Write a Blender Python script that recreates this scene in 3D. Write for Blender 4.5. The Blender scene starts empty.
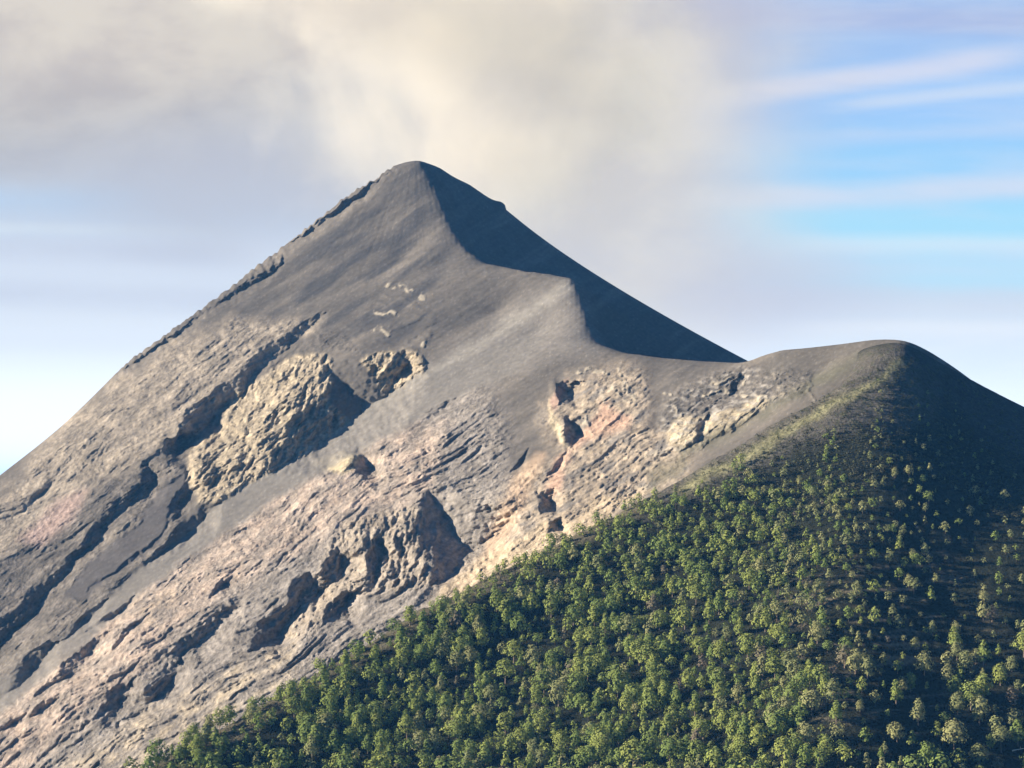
import bpy, math, time
import numpy as np
from mathutils import Vector
T0 = time.time()
rng = np.random.default_rng(7)
F = 1911.0; CX = 512.0; HY = 500.0          # focal length in pixels, centre column, horizon row
C = bpy.context.scene.collection
sc = bpy.context.scene

# ------------------------------------------------------------------ noise helpers
def _hash(ix, iy, seed):
    h = (ix.astype(np.int64) * 374761393 + iy.astype(np.int64) * 668265263 + seed * 974634777) & 0xFFFFFFFF
    h = ((h ^ (h >> 13)) * 1274126177) & 0xFFFFFFFF
    return (h ^ (h >> 16)) & 0xFFFFFFFF
def perlin(x, y, seed=0):
    x0 = np.floor(x); y0 = np.floor(y); fx = x - x0; fy = y - y0
    ux = fx * fx * fx * (fx * (fx * 6 - 15) + 10); uy = fy * fy * fy * (fy * (fy * 6 - 15) + 10)
    def g(dx, dy):
        a = _hash(x0 + dx, y0 + dy, seed) * (2 * math.pi / 4294967296.0)
        return np.cos(a) * (fx - dx) + np.sin(a) * (fy - dy)
    a = g(0, 0); b = g(1, 0); c = g(0, 1); d = g(1, 1)
    return ((a + (b - a) * ux) * (1 - uy) + (c + (d - c) * ux) * uy) * 1.5
def fbm(x, y, seed=0, octv=4, gain=.5, lac=2.03):
    s = 0; a = 1.0; t = 0
    for i in range(octv):
        s = s + a * perlin(x, y, seed + i * 17); t += a; a *= gain; x = x * lac + 5.2; y = y * lac + 1.7
    return s / t
def ridged(x, y, seed=0, octv=4, gain=.5, lac=2.07):
    s = 0; a = 1.0; t = 0
    for i in range(octv):
        s = s + a * (1 - np.abs(perlin(x, y, seed + i * 31)) * 2.0); t += a; a *= gain; x = x * lac + 3.1; y = y * lac + 9.7
    return s / t
def sstep(a, b, x):
    t = np.clip((x - a) / (b - a), 0, 1); return t * t * (3 - 2 * t)

# ------------------------------------------------------------------ geometry helpers
def to_world(px, py, D):
    return ((px - CX) / F * D, D, (HY - py) / F * D)
def dense(pl, step):
    pl = [np.array(p, float) for p in pl]; out = [pl[0]]
    for a, b in zip(pl[:-1], pl[1:]):
        n = max(1, int(np.linalg.norm(b - a) / step))
        for k in range(1, n + 1): out.append(a + (b - a) * k / n)
    return out
class RBF:                                   # multiquadric height surface through known points
    def __init__(self, pts, c=18.0, smooth=0.0):
        P = np.array(pts, float); self.P = P[:, :2]; self.c = c
        n = len(P); d = np.sqrt(((self.P[:, None] - self.P[None]) ** 2).sum(-1) + c * c) / 100
        A = np.zeros((n + 3, n + 3)); A[:n, :n] = d + np.eye(n) * (-smooth)
        Q = np.c_[np.ones(n), self.P / 1000]; A[:n, n:] = Q; A[n:, :n] = Q.T
        self.w = np.linalg.solve(A, np.r_[P[:, 2], 0, 0, 0])
    def __call__(self, x, y):
        sh = x.shape; x = x.ravel(); y = y.ravel(); z = np.empty_like(x)
        for i in range(0, len(x), 60000):
            a = x[i:i + 60000]; b = y[i:i + 60000]
            d = np.sqrt((a[:, None] - self.P[None, :, 0]) ** 2 + (b[:, None] - self.P[None, :, 1]) ** 2 + self.c ** 2) / 100
            z[i:i + 60000] = d @ self.w[:-3] + self.w[-3] + a / 1000 * self.w[-2] + b / 1000 * self.w[-1]
        return z.reshape(sh)
def seg_dist(X, Y, pl, want_t=False):
    best = np.full(X.shape, 1e9); bt = np.zeros(X.shape)
    for i, ((x0, y0), (x1, y1)) in enumerate(zip(pl[:-1], pl[1:])):
        dx = x1 - x0; dy = y1 - y0; L = dx * dx + dy * dy + 1e-9
        t = np.clip(((X - x0) * dx + (Y - y0) * dy) / L, 0, 1)
        d = (X - x0 - t * dx) ** 2 + (Y - y0 - t * dy) ** 2
        m = d < best; best = np.where(m, d, best)
        if want_t: bt = np.where(m, i + t, bt)
    return (np.sqrt(best), bt) if want_t else np.sqrt(best)
def inside(X, Y, poly):
    r = np.zeros(X.shape, bool); n = len(poly)
    for i in range(n):
        x0, y0 = poly[i]; x1, y1 = poly[(i + 1) % n]
        if y0 == y1: continue
        c = ((y0 > Y) != (y1 > Y)) & (X < (x1 - x0) * (Y - y0) / (y1 - y0) + x0)
        r ^= c
    return r
def boxed(X, Y, pts, m):
    P = np.array(pts); return np.nonzero((X > P[:, 0].min() - m) & (X < P[:, 0].max() + m) & (Y > P[:, 1].min() - m) & (Y < P[:, 1].max() + m))[0]
def softpoly(X, Y, poly, w=6):
    out = np.zeros(X.shape); idx = boxed(X, Y, poly, w + 2)
    if not len(idx): return out
    x = X[idx]; y = Y[idx]; d = seg_dist(x, y, poly + poly[:1]); d = np.where(inside(x, y, poly), d, -d)
    out[idx] = sstep(-w, w, d); return out
def line(X, Y, pl, w):
    out = np.zeros(X.shape); idx = boxed(X, Y, pl, w * 2 + 2)
    if len(idx): out[idx] = 1 - sstep(w * .5, w * 1.2, seg_dist(X[idx], Y[idx], pl))
    return out
def shade_wall(X, Y, delta, E1, E2, k=2.3, L=2.6):
    """a wall that drops from the crest E1 to the gully floor E2, then climbs back gently"""
    wE = np.array([min(seg_dist(np.array([p[0]]), np.array([p[1]]), E1)[0], 60) for p in E2])
    M = wE.max() * L + 4; idx = boxed(X, Y, E1 + E2, M)
    if not len(idx): return
    x = X[idx]; y = Y[idx]; a = seg_dist(x, y, E1); b, t = seg_dist(x, y, E2, True)
    i0 = np.clip(t.astype(int), 0, len(E2) - 2); w = wE[i0] * (1 - (t - i0)) + wE[i0 + 1] * (t - i0)
    ins = inside(x, y, E1 + E2[::-1])
    out = k * w * (1 - sstep(0, 1, b / (w * L + 1e-3))) * (b < a)
    delta[idx] += np.where(ins, k * a, out)
def groove(pl, w):
    """turn a centre line into crest and floor lines"""
    P = np.array(pl, float); T = np.gradient(P, axis=0); T /= np.linalg.norm(T, axis=1)[:, None] + 1e-9
    N = np.c_[-T[:, 1], T[:, 0]]; N *= np.where(N[:, :1] < 0, -1, 1)      # towards the right
    ww = w * np.sin(np.linspace(0.25, math.pi - .25, len(P)))[:, None]
    return [tuple(p) for p in P - N * ww / 2], [tuple(p) for p in P + N * ww / 2]

def grid_mesh(name, V, nu, nv, mat, color=None, attrs=None):
    me = bpy.data.meshes.new(name); n = nu * nv
    me.vertices.add(n); me.vertices.foreach_set('co', V.astype(np.float32).ravel())
    i = np.arange(nv - 1)[:, None] * nu + np.arange(nu - 1)[None]; i = i.ravel()
    q = np.c_[i, i + 1, i + nu + 1, i + nu]
    me.loops.add(q.size); me.loops.foreach_set('vertex_index', q.ravel().astype(np.int32))
    me.polygons.add(len(q)); me.polygons.foreach_set('loop_start', (np.arange(len(q)) * 4).astype(np.int32))
    me.polygons.foreach_set('use_smooth', np.ones(len(q), bool))
    if color is not None:
        a = me.color_attributes.new('rock', 'FLOAT_COLOR', 'POINT'); a.data.foreach_set('color', np.c_[color, np.ones(n)].astype(np.float32).ravel())
    for k, v in (attrs or {}).items():
        a = me.attributes.new(k, 'FLOAT', 'POINT'); a.data.foreach_set('value', v.astype(np.float32))
    me.update(calc_edges=True); me.materials.append(mat)
    o = bpy.data.objects.new(name, me); C.objects.link(o); return o

# ------------------------------------------------------------------ materials
class NT:
    def __init__(s, tree): s.t = tree; tree.nodes.clear()
    def n(s, typ, ins=None, **kw):
        nd = s.t.nodes.new(typ)
        for k, v in kw.items(): setattr(nd, k, v)
        for k, v in (ins or {}).items():
            if isinstance(v, bpy.types.NodeSocket): s.t.links.new(v, nd.inputs[k])
            else: nd.inputs[k].default_value = v
        return nd
    def m(s, op, a, b=0.0, c=None, clamp=False):
        d = {0: a, 1: b}
        if c is not None: d[2] = c
        return s.n('ShaderNodeMath', d, operation=op, use_clamp=clamp).outputs[0]
    def mix(s, f, a, b, bt='MIX'):
        nd = s.n('ShaderNodeMix', data_type='RGBA', blend_type=bt)
        for k, v in ((0, f), (6, a), (7, b)):
            if isinstance(v, bpy.types.NodeSocket): s.t.links.new(v, nd.inputs[k])
            else: nd.inputs[k].default_value = v if k == 0 else (tuple(v) + (1,) if len(v) == 3 else v)
        return nd.outputs[2]
    def ramp(s, x, a, b, c=0.0, d=1.0):
        return s.n('ShaderNodeMapRange', {0: x, 1: a, 2: b, 3: c, 4: d}, interpolation_type='SMOOTHSTEP').outputs[0]
def material(name):
    m = bpy.data.materials.new(name); m.use_nodes = True; return m, NT(m.node_tree)

def terrain_material(name, attr_amp='rough', scale=1.0):
    m, t = material(name)
    col = t.n('ShaderNodeAttribute', attribute_name='rock').outputs[0]
    amp = t.n('ShaderNodeAttribute', attribute_name=attr_amp).outputs[2]
    co = t.n('ShaderNodeTexCoord').outputs[3]
    n1 = t.n('ShaderNodeTexNoise', {'Vector': co, 'Scale': .16 * scale, 'Detail': 5.0, 'Roughness': .65}).outputs[0]
    n2 = t.n('ShaderNodeTexNoise', {'Vector': co, 'Scale': .035 * scale, 'Detail': 6.0, 'Roughness': .6}).outputs[0]
    k_ = t.m('MINIMUM', t.m('ADD', amp, .25), 1.0); f = t.m('ADD', 1.0, t.m('MULTIPLY', t.ramp(n1, .3, .7, -.26, .26), k_)); f2 = t.m('ADD', 1.0, t.m('MULTIPLY', t.ramp(n2, .3, .7, -.17, .17), k_))
    g = t.m('MULTIPLY', f, f2)
    c = t.n('ShaderNodeVectorMath', {0: col, 3: g}, operation='SCALE').outputs[0]
    h = t.m('MULTIPLY', n1, amp)
    bump = t.n('ShaderNodeBump', {'Height': h, 'Strength': .9, 'Distance': 5.0})
    b = t.n('ShaderNodeBsdfDiffuse', {'Color': c, 'Roughness': .6, 'Normal': bump.outputs[0]})
    t.n('ShaderNodeOutputMaterial', {0: b.outputs[0]})
    return m

# ------------------------------------------------------------------ VOLCANO
crest = [(420,162,2500),(431,176,2480),(442,202,2432),(452,228,2385),(464,248,2345),(485,263,2300),(520,270,2245),(550,274,2205),(572,279,2175),
         (579,292,2150),(584,310,2120),(592,332,2080),(602,345,2050),(625,353,2020),(660,358,1985),(700,362,1955),(735,364,1930),(752,362,1910),(765,355,1890),(780,351,1870),(800,350.5,1850),(840,347,1820),(862,343.5,1800),(885,343,1785),(902,344,1775),(925,358,1770),(960,380,1780),(1010,412,1800)]
pts = [to_world(*p) for p in dense(crest, 18)]
left = [(404,163,2510),(390,168,2515),(378,177,2518),(352,193,2520),(330,209,2525),(310,225,2530),(290,241,2530),(255,268,2520),(215,299,2505),(180,325,2490),(150,347,2475),(120,370,2460),(85,406,2440),(50,440,2420),(25,459,2400),(0,477,2380),(-60,522,2340),(-150,592,2280),(-300,700,2200)]
pts += [to_world(*p) for p in dense(left, 45)]
right = [(440,168,2530),(470,185,2550),(500,205,2570),(540,239,2590),(600,283,2615),(660,323,2640),(735,366,2670),(800,402,2700),(900,455,2750),(1100,560,2800)]
pts += [to_world(*p) for p in dense(right, 45)]
for p in dense([q for q in crest[1:17]], 26):     # the shaded flank falls away behind the crest
    x_, y_, z_ = to_world(*p); pts += [(x_ + 20, y_ + 11, z_ - 13), (x_ + 48, y_ + 30, z_ - 27)]
def behind(p, dd, drop):
    x, y, z = to_world(*p); return (x * (1 + dd / y * .3), y + dd, z - drop)
pts += [behind(p, 260, 170) for p in left[::2]] + [behind(p, 700, 480) for p in left[::3]]
pts += [behind(p, 260, 150) for p in right[2::2]] + [behind(p, 700, 420) for p in right[2::3]]
front = [(385,215,2445),(340,250,2430),(400,260,2370),(445,262,2330),
         (350,300,2330),(430,330,2175),(500,310,2190),(540,330,2120),(280,300,2405),(330,380,2160),
         (500,400,1990),(420,400,2065),(570,400,1940),(620,400,1900),(660,400,1880),(700,400,1855),(735,390,1850),(780,375,1815),(820,372,1795),
         (720,440,1750),(640,440,1820),(640,490,1740),(560,480,1800),(490,480,1860),(540,550,1690),(430,520,1830),(430,600,1700),
         (350,450,2010),(350,550,1830),(350,650,1680),(300,680,1650),(280,500,1990),(260,400,2210),(200,450,2155),(200,600,1860),(200,740,1630),
         (120,500,2130),(50,520,2180),(120,650,1830),(50,600,2020),(50,768,1730),(130,768,1640),(-60,640,2040),(-150,768,1850),(-200,900,1700),
         (200,900,1420),(400,850,1400),(600,750,1450),(750,600,1500),(0,950,1480),(850,450,1650),(1000,720,1650),(870,385,1720),(1000,470,1740),(1150,620,1800),
         (840,400,2100),(800,390,2150),(760,400,2300),(950,500,2200),(1100,560,2100)]
pts += [to_world(*p) for p in front]
S = RBF(pts, c=6.0, smooth=.0)
us = np.arange(-230, 1250, 1.25)
Ds = np.r_[np.arange(1500, 2640, 1.55), np.linspace(2645, 3500, 60)]
nu, nv = len(us), len(Ds)
PX, DD = np.meshgrid(us, Ds)
# coarse evaluation, then linear interpolation
us_c = np.arange(-230, 1256, 5.0); Ds_c = np.arange(1495, 3520, 6.0)
a, b = np.meshgrid(us_c, Ds_c); Zc = S((a - CX) / F * b, b)
def bil(Z, u0, du, d0, dd, U, D):
    x = np.clip((U - u0) / du, 0, Z.shape[1] - 1.001); y = np.clip((D - d0) / dd, 0, Z.shape[0] - 1.001)
    i = x.astype(int); j = y.astype(int); fx = x - i; fy = y - j
    return (Z[j, i] * (1 - fx) + Z[j, i + 1] * fx) * (1 - fy) + (Z[j + 1, i] * (1 - fx) + Z[j + 1, i + 1] * fx) * fy
ZZ = bil(Zc, -230, 5.0, 1495, 6.0, PX, DD)
print('volcano base', time.time() - T0)
PX = PX.ravel(); D = DD.ravel(); Z = ZZ.ravel(); PY = HY - Z / D * F
# front mask: seen from the camera, i.e. before each column's skyline
PYg = PY.reshape(nv, nu); run = np.minimum.accumulate(PYg, axis=0)
frontm = np.exp(-np.clip(PYg - run, 0, 60) / 6.0).ravel()

s = -.84 * PX + .54 * PY; tt = .54 * PX + .84 * PY
wx = PX + 4.5 * fbm(PX / 26, PY / 26, 3, 3) + 2.2 * fbm(PX / 7, PY / 7, 5, 2); wy = PY + 4.5 * fbm(PX / 26, PY / 26, 11, 3) + 2.2 * fbm(PX / 7, PY / 7, 13, 2)
vx = PX + 14 * fbm(PX / 40, PY / 40, 23, 4); vy = PY + 14 * fbm(PX / 40, PY / 40, 29, 4)     # strongly warped for colour edges

# --- regions (pixel outlines of real rock and ash areas)
TAN = [(45,440),(120,378),(175,343),(230,318),(290,318),(322,320),(300,335),(250,383),(205,410),(160,452),(110,480),(60,505),(15,545),(-40,590),(-120,640),(-120,600),(-30,520),(20,475)]
CLIFF = [(330,352),(290,356),(270,372),(235,392),(218,430),(195,440),(185,480),(200,503),(225,500),(262,478),(300,458),(350,425),(330,400)]
CLIFF2 = [(362,360),(382,352),(416,352),(425,365),(405,388),(384,394),(374,378)]
PINK = [(445,424),(400,432),(335,470),(262,505),(215,545),(150,585),(60,655),(-10,725),(-120,800),(-60,860),(60,735),(120,690),(200,615),(270,565),(335,530),(400,512),(432,490)]
LOWER = [(480,380),(400,432),(335,462),(262,500),(150,582),(60,650),(-200,840),(-200,1000),(400,1000),(560,560),(520,480),(500,420)]
LEFTG = [(-200,560),(0,500),(60,505),(110,480),(160,452),(200,420),(230,400),(190,455),(190,500),(165,548),(60,640),(-200,820)]
PILLAR = [(330,540),(345,520),(380,512),(425,505),(425,560),(432,585),(395,590),(350,598),(325,620),(300,640),(280,640),(290,600),(318,575)]
RIGHTR = [(548,400),(570,376),(600,365),(640,368),(655,400),(640,420),(700,452),(690,470),(640,505),(560,545),(500,590),(430,615),(440,585),(505,540),(500,500),(520,470),(560,455),(545,425)]
LEDGE = [(665,400),(700,378),(740,368),(790,370),(812,376),(805,395),(780,402),(750,415),(715,435),(696,450),(665,444),(660,425)]
BROCK = [(667,436),(673,422),(690,415),(702,418),(735,408),(760,398),(770,405),(740,425),(700,446),(686,448),(671,444)]
ALCOVE = [(427,487),(449,494),(478,506),(497,528),(478,546),(451,571),(433,580),(420,548),(414,526)]
STRIP = [(560,320),(500,345),(415,380),(360,420),(300,460),(236,491),(180,532),(150,560),(60,640),(-80,740),(-60,760),(80,650),(160,578),(230,528),(300,485),(380,440),(440,405),(520,370)]
TONGUE = [(188,466),(160,490),(135,525),(100,552),(60,600),(90,598),(130,562),(160,545),(170,515),(186,485)]
UPPER = [(315,330),(345,335),(362,352),(330,352),(290,356)]
P = lambda poly, w=6, strong=False: softpoly(vx if strong else wx, vy if strong else wy, poly, w)
tan = P(TAN, 9, True); cl = np.maximum(P(CLIFF, 3), P(CLIFF2, 3)); pink = P(PINK, 14, True); low = P(LOWER, 20, True); lg = P(LEFTG, 6, True)
pil = P(PILLAR, 5); rr = P(RIGHTR, 13, True); led = P(LEDGE, 5); br = P(BROCK, 3); alc = P(ALCOVE, 4); strip = P(STRIP, 4); tong = P(TONGUE, 3)
smooth = np.maximum(np.maximum(strip, tong), alc * .4)
rock = np.clip(np.maximum.reduce([tan * .55, cl, low * .85, lg * .8, pil, rr * .5, led * .5, br * .8, P(UPPER, 6) * .5]) * (1 - smooth), 0, 1)
print('regions', time.time() - T0)

# --- relief, along the viewing depth, metres
dl = np.zeros(PX.shape)
G = [  # (crest line, floor line, steepness, recovery)
 ([(366,362),(340,361),(321,357),(321,372),(319,388),(305,402),(289,418),(276,444),(267,470)], [(368,363),(377,377),(391,388),(373,405),(346,425),(319,443),(293,458),(267,473)], 1.75, 1.0),
 ([(413,355),(402,354),(397,362),(396,374)], [(414,357),(408,368),(398,377)], 2.5, 2),
 ([(325,308),(305,321),(285,335),(262,348),(245,364),(232,382),(220,387),(199,400),(186,412),(180,428)], [(325,312),(308,330),(292,343),(270,358),(253,374),(246,388),(233,402),(216,412),(211,424),(198,432),(183,440)], 2.3, 1.8),
 ([(170,466),(156,461),(143,460),(137,481),(121,497),(109,508),(96,520),(86,536),(74,549),(59,567),(35,587),(20,602),(0,618),(-40,650)], [(171,468),(155,478),(146,494),(127,508),(111,520),(103,536),(88,551),(70,567),(53,586),(40,606),(20,628),(0,648),(-40,690)], 2.2, 1.3),
 ([(191,459),(183,479),(175,495),(167,510),(163,527)], [(194,465),(189,479),(192,490),(186,503),(177,517),(165,528)], 2.3, 1.2),
 ([(218,500),(200,502),(187,514),(174,530),(163,545),(148,560)], [(218,504),(204,520),(189,533),(173,545),(158,557),(148,564)], 2.3, 1.4),
 ([(105,632),(87,643),(65,662),(48,678),(34,695)], [(106,636),(95,653),(77,669),(55,683),(36,696)], 2.3, 2),
 ([(52,637),(28,649),(20,662),(5,679),(-20,700)], [(52,645),(38,662),(29,675),(13,689),(-14,712)], 2.3, 2),
 ([(243,592),(219,607),(200,621),(184,636),(170,652)], [(243,595),(233,611),(215,629),(196,645),(170,655)], 1.9, 1.5),
 ([(172,660),(152,678),(137,697),(126,716)], [(181,664),(170,684),(153,703),(126,719)], 1.9, 1.5),
 ([(124,683),(108,689),(102,700),(98,712)], [(130,688),(126,701),(113,713),(100,716)], 1.7, 2),
 ([(307,571),(290,585),(286,603),(260,618),(251,646)], [(309,573),(315,590),(300,606),(288,623),(275,637),(252,649)], 2.4, 1.5),
 ([(335,547),(327,560),(320,571),(320,580)], [(337,549),(343,562),(338,572),(329,580),(321,582)], 2.5, 1.5),
 ([(347,586),(327,603),(324,619)], [(350,598),(346,609),(326,621)], 2.5, 1.5),
 ([(383,536),(376,532),(369,549),(367,560),(371,583)], [(384,538),(382,554),(378,568),(374,584)], 2.6, 1.5),
 ([(403,534),(397,533),(391,555),(393,582)], [(404,536),(402,560),(397,583)], 2.6, 1.2),
 ([(477,505),(450,494),(427,486),(424,507),(413,526),(419,548),(425,560),(431,581)], [(479,506),(490,517),(499,528),(480,547),(466,557),(453,572),(431,584)], 1.8, .8),
 ([(379,452),(368,446),(356,446),(352,455),(351,464)], [(379,455),(369,464),(353,467)], 2.5, 2),
 ([(551,489),(537,490),(538,502),(539,511)], [(552,491),(550,503),(541,511)], 2.6, 1.6),
 ([(559,516),(547,517),(549,528)], [(560,518),(557,525),(551,530)], 2.6, 2),
 ([(570,379),(558,384),(555,393),(558,400)], [(573,387),(568,396),(561,401)], 2.5, 2),
 ([(582,419),(562,414),(565,426),(568,442),(570,448)], [(583,421),(579,434),(572,447)], 2.5, 1.6),
 ([(168,441),(163,452),(166,461)], [(181,444),(178,455),(169,462)], 2.3, 2),
 ([(702,418),(698,428)], [(708,421),(702,431)], 1.9, 2),
 ([(736,380),(730,387)], [(741,382),(735,390)], 1.9, 2),
]
for pl, w in [([(388,173),(360,193),(332,214),(310,230),(289,244)], 5.5), ([(281,264),(262,276),(246,286),(228,297),(210,308)], 5), ([(208,310),(190,323),(173,335),(150,351),(123,370)], 4.5),
              ([(183,430),(165,446),(146,462)], 5), ([(164,527),(150,546),(126,561),(110,575),(88,590)], 4.5), ([(106,599),(85,618),(64,638)], 7), ([(133,598),(110,615),(86,630)], 8),
              ([(349,551),(355,570),(355,586)], 6), ([(286,552),(274,567)], 6), ([(233,571),(222,582),(210,596)], 7), ([(526,448),(519,462),(511,474)], 4), ([(565,450),(556,466),(546,480)], 4),
              ([(318,541),(311,552)], 6), ([(300,560),(288,569)], 6), ([(60,690),(45,704),(20,722)], 7), ([(30,706),(10,722),(-10,735)], 8), ([(75,705),(60,722)], 6), ([(262,560),(245,575)], 5),
              ([(470,392),(445,404),(425,414)], 4), ([(52,480),(38,494),(20,512)], 5), ([(95,520),(70,538),(40,556)], 4), ([(75,560),(50,576)], 4), ([(300,345),(275,365),(252,392)], 6),
              ([(268,398),(250,420),(242,440)], 6), ([(240,430),(228,456)], 5), ([(275,410),(262,440)], 5), ([(215,460),(212,480)], 5),
              ([(150,610),(120,640),(95,665)], 4), ([(190,560),(160,585)], 4), ([(180,620),(150,650)], 5), ([(140,660),(110,690)], 5), ([(90,720),(60,745)], 7), ([(60,740),(30,768)], 7), ([(280,600),(255,618)], 5)]:
    e1, e2 = groove(pl, w); G.append((e1, e2, 3.4 if pl[-1] in ((289,244),(210,308),(123,370)) else 2.3, 2.2))
for e1, e2, k, L in G: shade_wall(wx, wy, dl, e1, e2, k * .95, L)
print('walls', time.time() - T0)
# ribs on the skyline (towards the camera = negative)
for pl, w, h in [([(386,168),(352,192),(310,224),(289,241)], 4, 5), ([(279,258),(246,277),(210,302),(173,329),(123,367)], 4, 5)]:
    dl -= line(wx, wy, pl, w) * h * (1 + 1.2 * perlin(s / 4, tt / 4, 77))
# bright rocks and thin ridges
def bump(cx, cy, rx, ry, h):
    r = ((wx - cx) / rx) ** 2 + ((wy - cy) / ry) ** 2; return -h * np.exp(-r * r)
for b in [(345,462,13,9,10), (563,432,5,14,8), (686,434,14,11,12), (720,424,14,9,8), (540,508,10,9,6), (549,523,5,6,5), (555,388,5,9,6), (200,480,13,22,12), (235,455,9,20,8), (262,440,9,22,8), (290,400,12,20,8),
          (400,545,7,30,8), (360,550,8,26,8), (386,560,6,24,6), (432,560,4,14,5), (437,530,3,8,5), (497,500,12,9,8)]:
    dl += bump(*b)
CURVES = [[(619,370),(624,385),(633,397),(638,410)], [(608,381),(616,391),(628,401)], [(597,385),(602,396),(610,405)], [(583,401),(583,414),(587,424),(592,432)], [(665,392),(674,403),(680,413)], [(578,372),(590,369),(605,372)],
          [(399,284),(412,291),(427,301)], [(376,313),(396,314)], [(377,328),(389,334)], [(423,345),(427,340)], [(808,381),(810,392),(817,402)], [(774,375),(780,385),(795,388),(806,382)],
          [(755,394),(773,398),(785,393)], [(712,385),(728,378),(742,381)], [(704,396),(722,390),(745,396)], [(645,456),(660,452),(684,447)], [(624,497),(634,489),(648,487)], [(386,285),(394,288)]]
cur = np.zeros(PX.shape)
for pl in CURVES: cur = np.maximum(cur, line(PX + 5 * fbm(PX / 9, PY / 9, 161, 3), PY + 5 * fbm(PX / 9, PY / 9, 163, 3), pl, 2.3))
cur *= sstep(-.35, .2, perlin(PX / 5, PY / 5, 165)); dl -= cur * 2.6
# erosion noise: long ridges running down the flank, then blocks, then rubble
w1 = 20 * fbm(PX / 170, PY / 170, 40, 2) + 9 * fbm(PX / 80, PY / 80, 41, 3) + 2.5 * fbm(PX / 15, PY / 15, 43, 3)
m1 = .15 + 1.35 * sstep(-.3, .4, fbm(PX / 55, PY / 40, 66, 3)); m2 = .3 + 1.3 * sstep(-.25, .4, fbm(PX / 35, PY / 35, 68, 3))
dl += rock * (1 - alc) * (-11 * ridged((s + w1) / 170, (tt + w1) / 23, 50, 3) - 6.5 * m1 * ridged((s + w1) / 75, (tt + w1) / 9, 60, 5, .6) - 3.4 * m2 * ridged(s / 12, (tt + w1) / 5.5, 71, 4, .68) + 6)
dl += np.clip(low + lg * .7 + pink * .5, 0, 1) * (1 - smooth) * m2 * (-1.8 * ridged((s + w1) / 95, (tt + w1) / 4.4, 151, 3, .5) + .8)
dl += np.clip(cl + pil, 0, 1) * (-11 * ridged((PX + .35 * PY + w1) / 14, PY / 42, 80, 4, .55) - 4.5 * ridged((PX + w1) / 6, PY / 14, 90, 4, .65) + 8)
vert = np.clip(cl + pil, 0, 1)
dl += (tan * (1 - lg)) * (3.0 * ridged((PX + w1) / 11, (PY + w1) / 8, 101, 5, .65) - 4 * ridged((s + w1) / 60, (tt + w1) / 13, 104, 3))
dl += (rr * (.4 + .6 * sstep(-.15, .3, fbm(PX / 28, PY / 22, 109, 3))) + led * .8) * (-4.6 * ridged((PX + w1) / 9, (PY + w1) / 6.5, 111, 5, .7))
dl += rock * 1.3 * fbm(PX / 3.4, PY / 3.4, 113, 2)
ash = 1 - np.clip(rock * 1.4, 0, 1)
dl += ash * (1.5 * fbm(s / 120, tt / 16, 120, 3) + .8 * fbm(s / 90, tt / 5, 125, 3) + .18 * fbm(PX / 3.2, PY / 3.2, 127, 2))
dl += alc * 4 * fbm(PX / 14, PY / 5, 133, 3)
mid = P([(375,275),(430,280),(440,345),(420,355),(365,350),(340,330)], 12); dl += mid * (-5 * np.clip(ridged((PX + .3 * PY) / 22, PY / 9, 140, 3) - .35, 0, 1))
keep = sstep(0, 10, np.minimum(np.abs(PX - 0) + 1e3, 1e3)) * frontm
crestd = seg_dist(PX, PY, [(p[0], p[1]) for p in crest]); flank = (sstep(0, 3, crestd))
skyl = np.minimum.reduce([(PYg - PYg.min(axis=0)[None]).ravel()]); skyf = sstep(-2, 5, skyl)
ang = np.arctan2(PX - 418, PY - 135 + 1e-3); rad = np.hypot(PX - 418, PY - 135); rill = ridged(ang * 17 + .5 * fbm(PX / 40, PY / 40, 181, 2), rad / 140, 180, 3, .6); rill2 = fbm(ang * 55, rad / 60, 185, 3)
upz = ash * (1 - sstep(230, 350, PY)); dl += upz * (-.75 * rill - .35 * rill2)
# dark right flank stays smooth
FL = softpoly(PX, PY, [(420,160),(431,176),(442,202),(452,228),(464,248),(485,263),(520,270),(550,274),(574,279),(581,292),(586,310),(594,332),(604,345),(625,353),(660,358),(700,362),(735,364),(740,366),(700,330),(600,270),(505,195)], 1.5)
dl = dl * frontm * (.8 + .2 * np.clip(skyf, 0, 1)) * (1 - .35 * FL) * (.25 + .75 * flank)
hook = np.exp(-((PX - 503) / 7.0) ** 2) * (PX < 506); Z2 = Z + 5.5 * hook * np.exp(-skyl / 5) * frontm
ribn = sstep(0, 1, softpoly(PX, PY, [(100,400),(125,362),(290,232),(390,158),(400,175),(300,250),(130,385)], 6))
Z2 = Z2 + ribn * frontm * 3.6 * perlin(s / 5, tt / 9, 200) * np.exp(-skyl / 8) 
PY2 = HY - Z2 / D * F; Dn = D + dl
V = np.c_[(PX - CX) / F * Dn, Dn, (HY - PY2) / F * Dn]

# --- albedo
def lerp(a, b, f): return a * (1 - f[:, None]) + np.array(b)[None] * f[:, None]
col = np.tile(np.array([.108, .095, .081]), (len(PX), 1))
col = lerp(col, (.162, .14, .115), sstep(-.1, .45, fbm(s / 130, tt / 22, 300, 4)))
col = lerp(col, (.062, .058, .056), .9 * sstep(-.15, .3, fbm(s / 90, tt / 15, 310, 4)) * P([(260,320),(330,215),(420,170),(450,240),(440,330),(400,350),(330,330)], 20))
dome = P([(575,280),(540,290),(480,330),(410,380),(330,440),(250,490),(330,460),(430,410),(520,370),(600,350)], 14); col = lerp(col, (.185, .165, .142), dome * .85)
rib = np.exp(-(seg_dist(wx, wy, [(566,286),(540,305),(500,332),(450,362),(400,393),(350,428),(300,459),(250,487)]) / 7.5) ** 2); col = lerp(col, (.27, .245, .205), rib * .7)
nz = sstep(-.35, .45, fbm(s / 26, tt / 10, 320, 4)); nz2 = sstep(-.2, .5, fbm(PX / 9, PY / 8, 330, 3))
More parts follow.
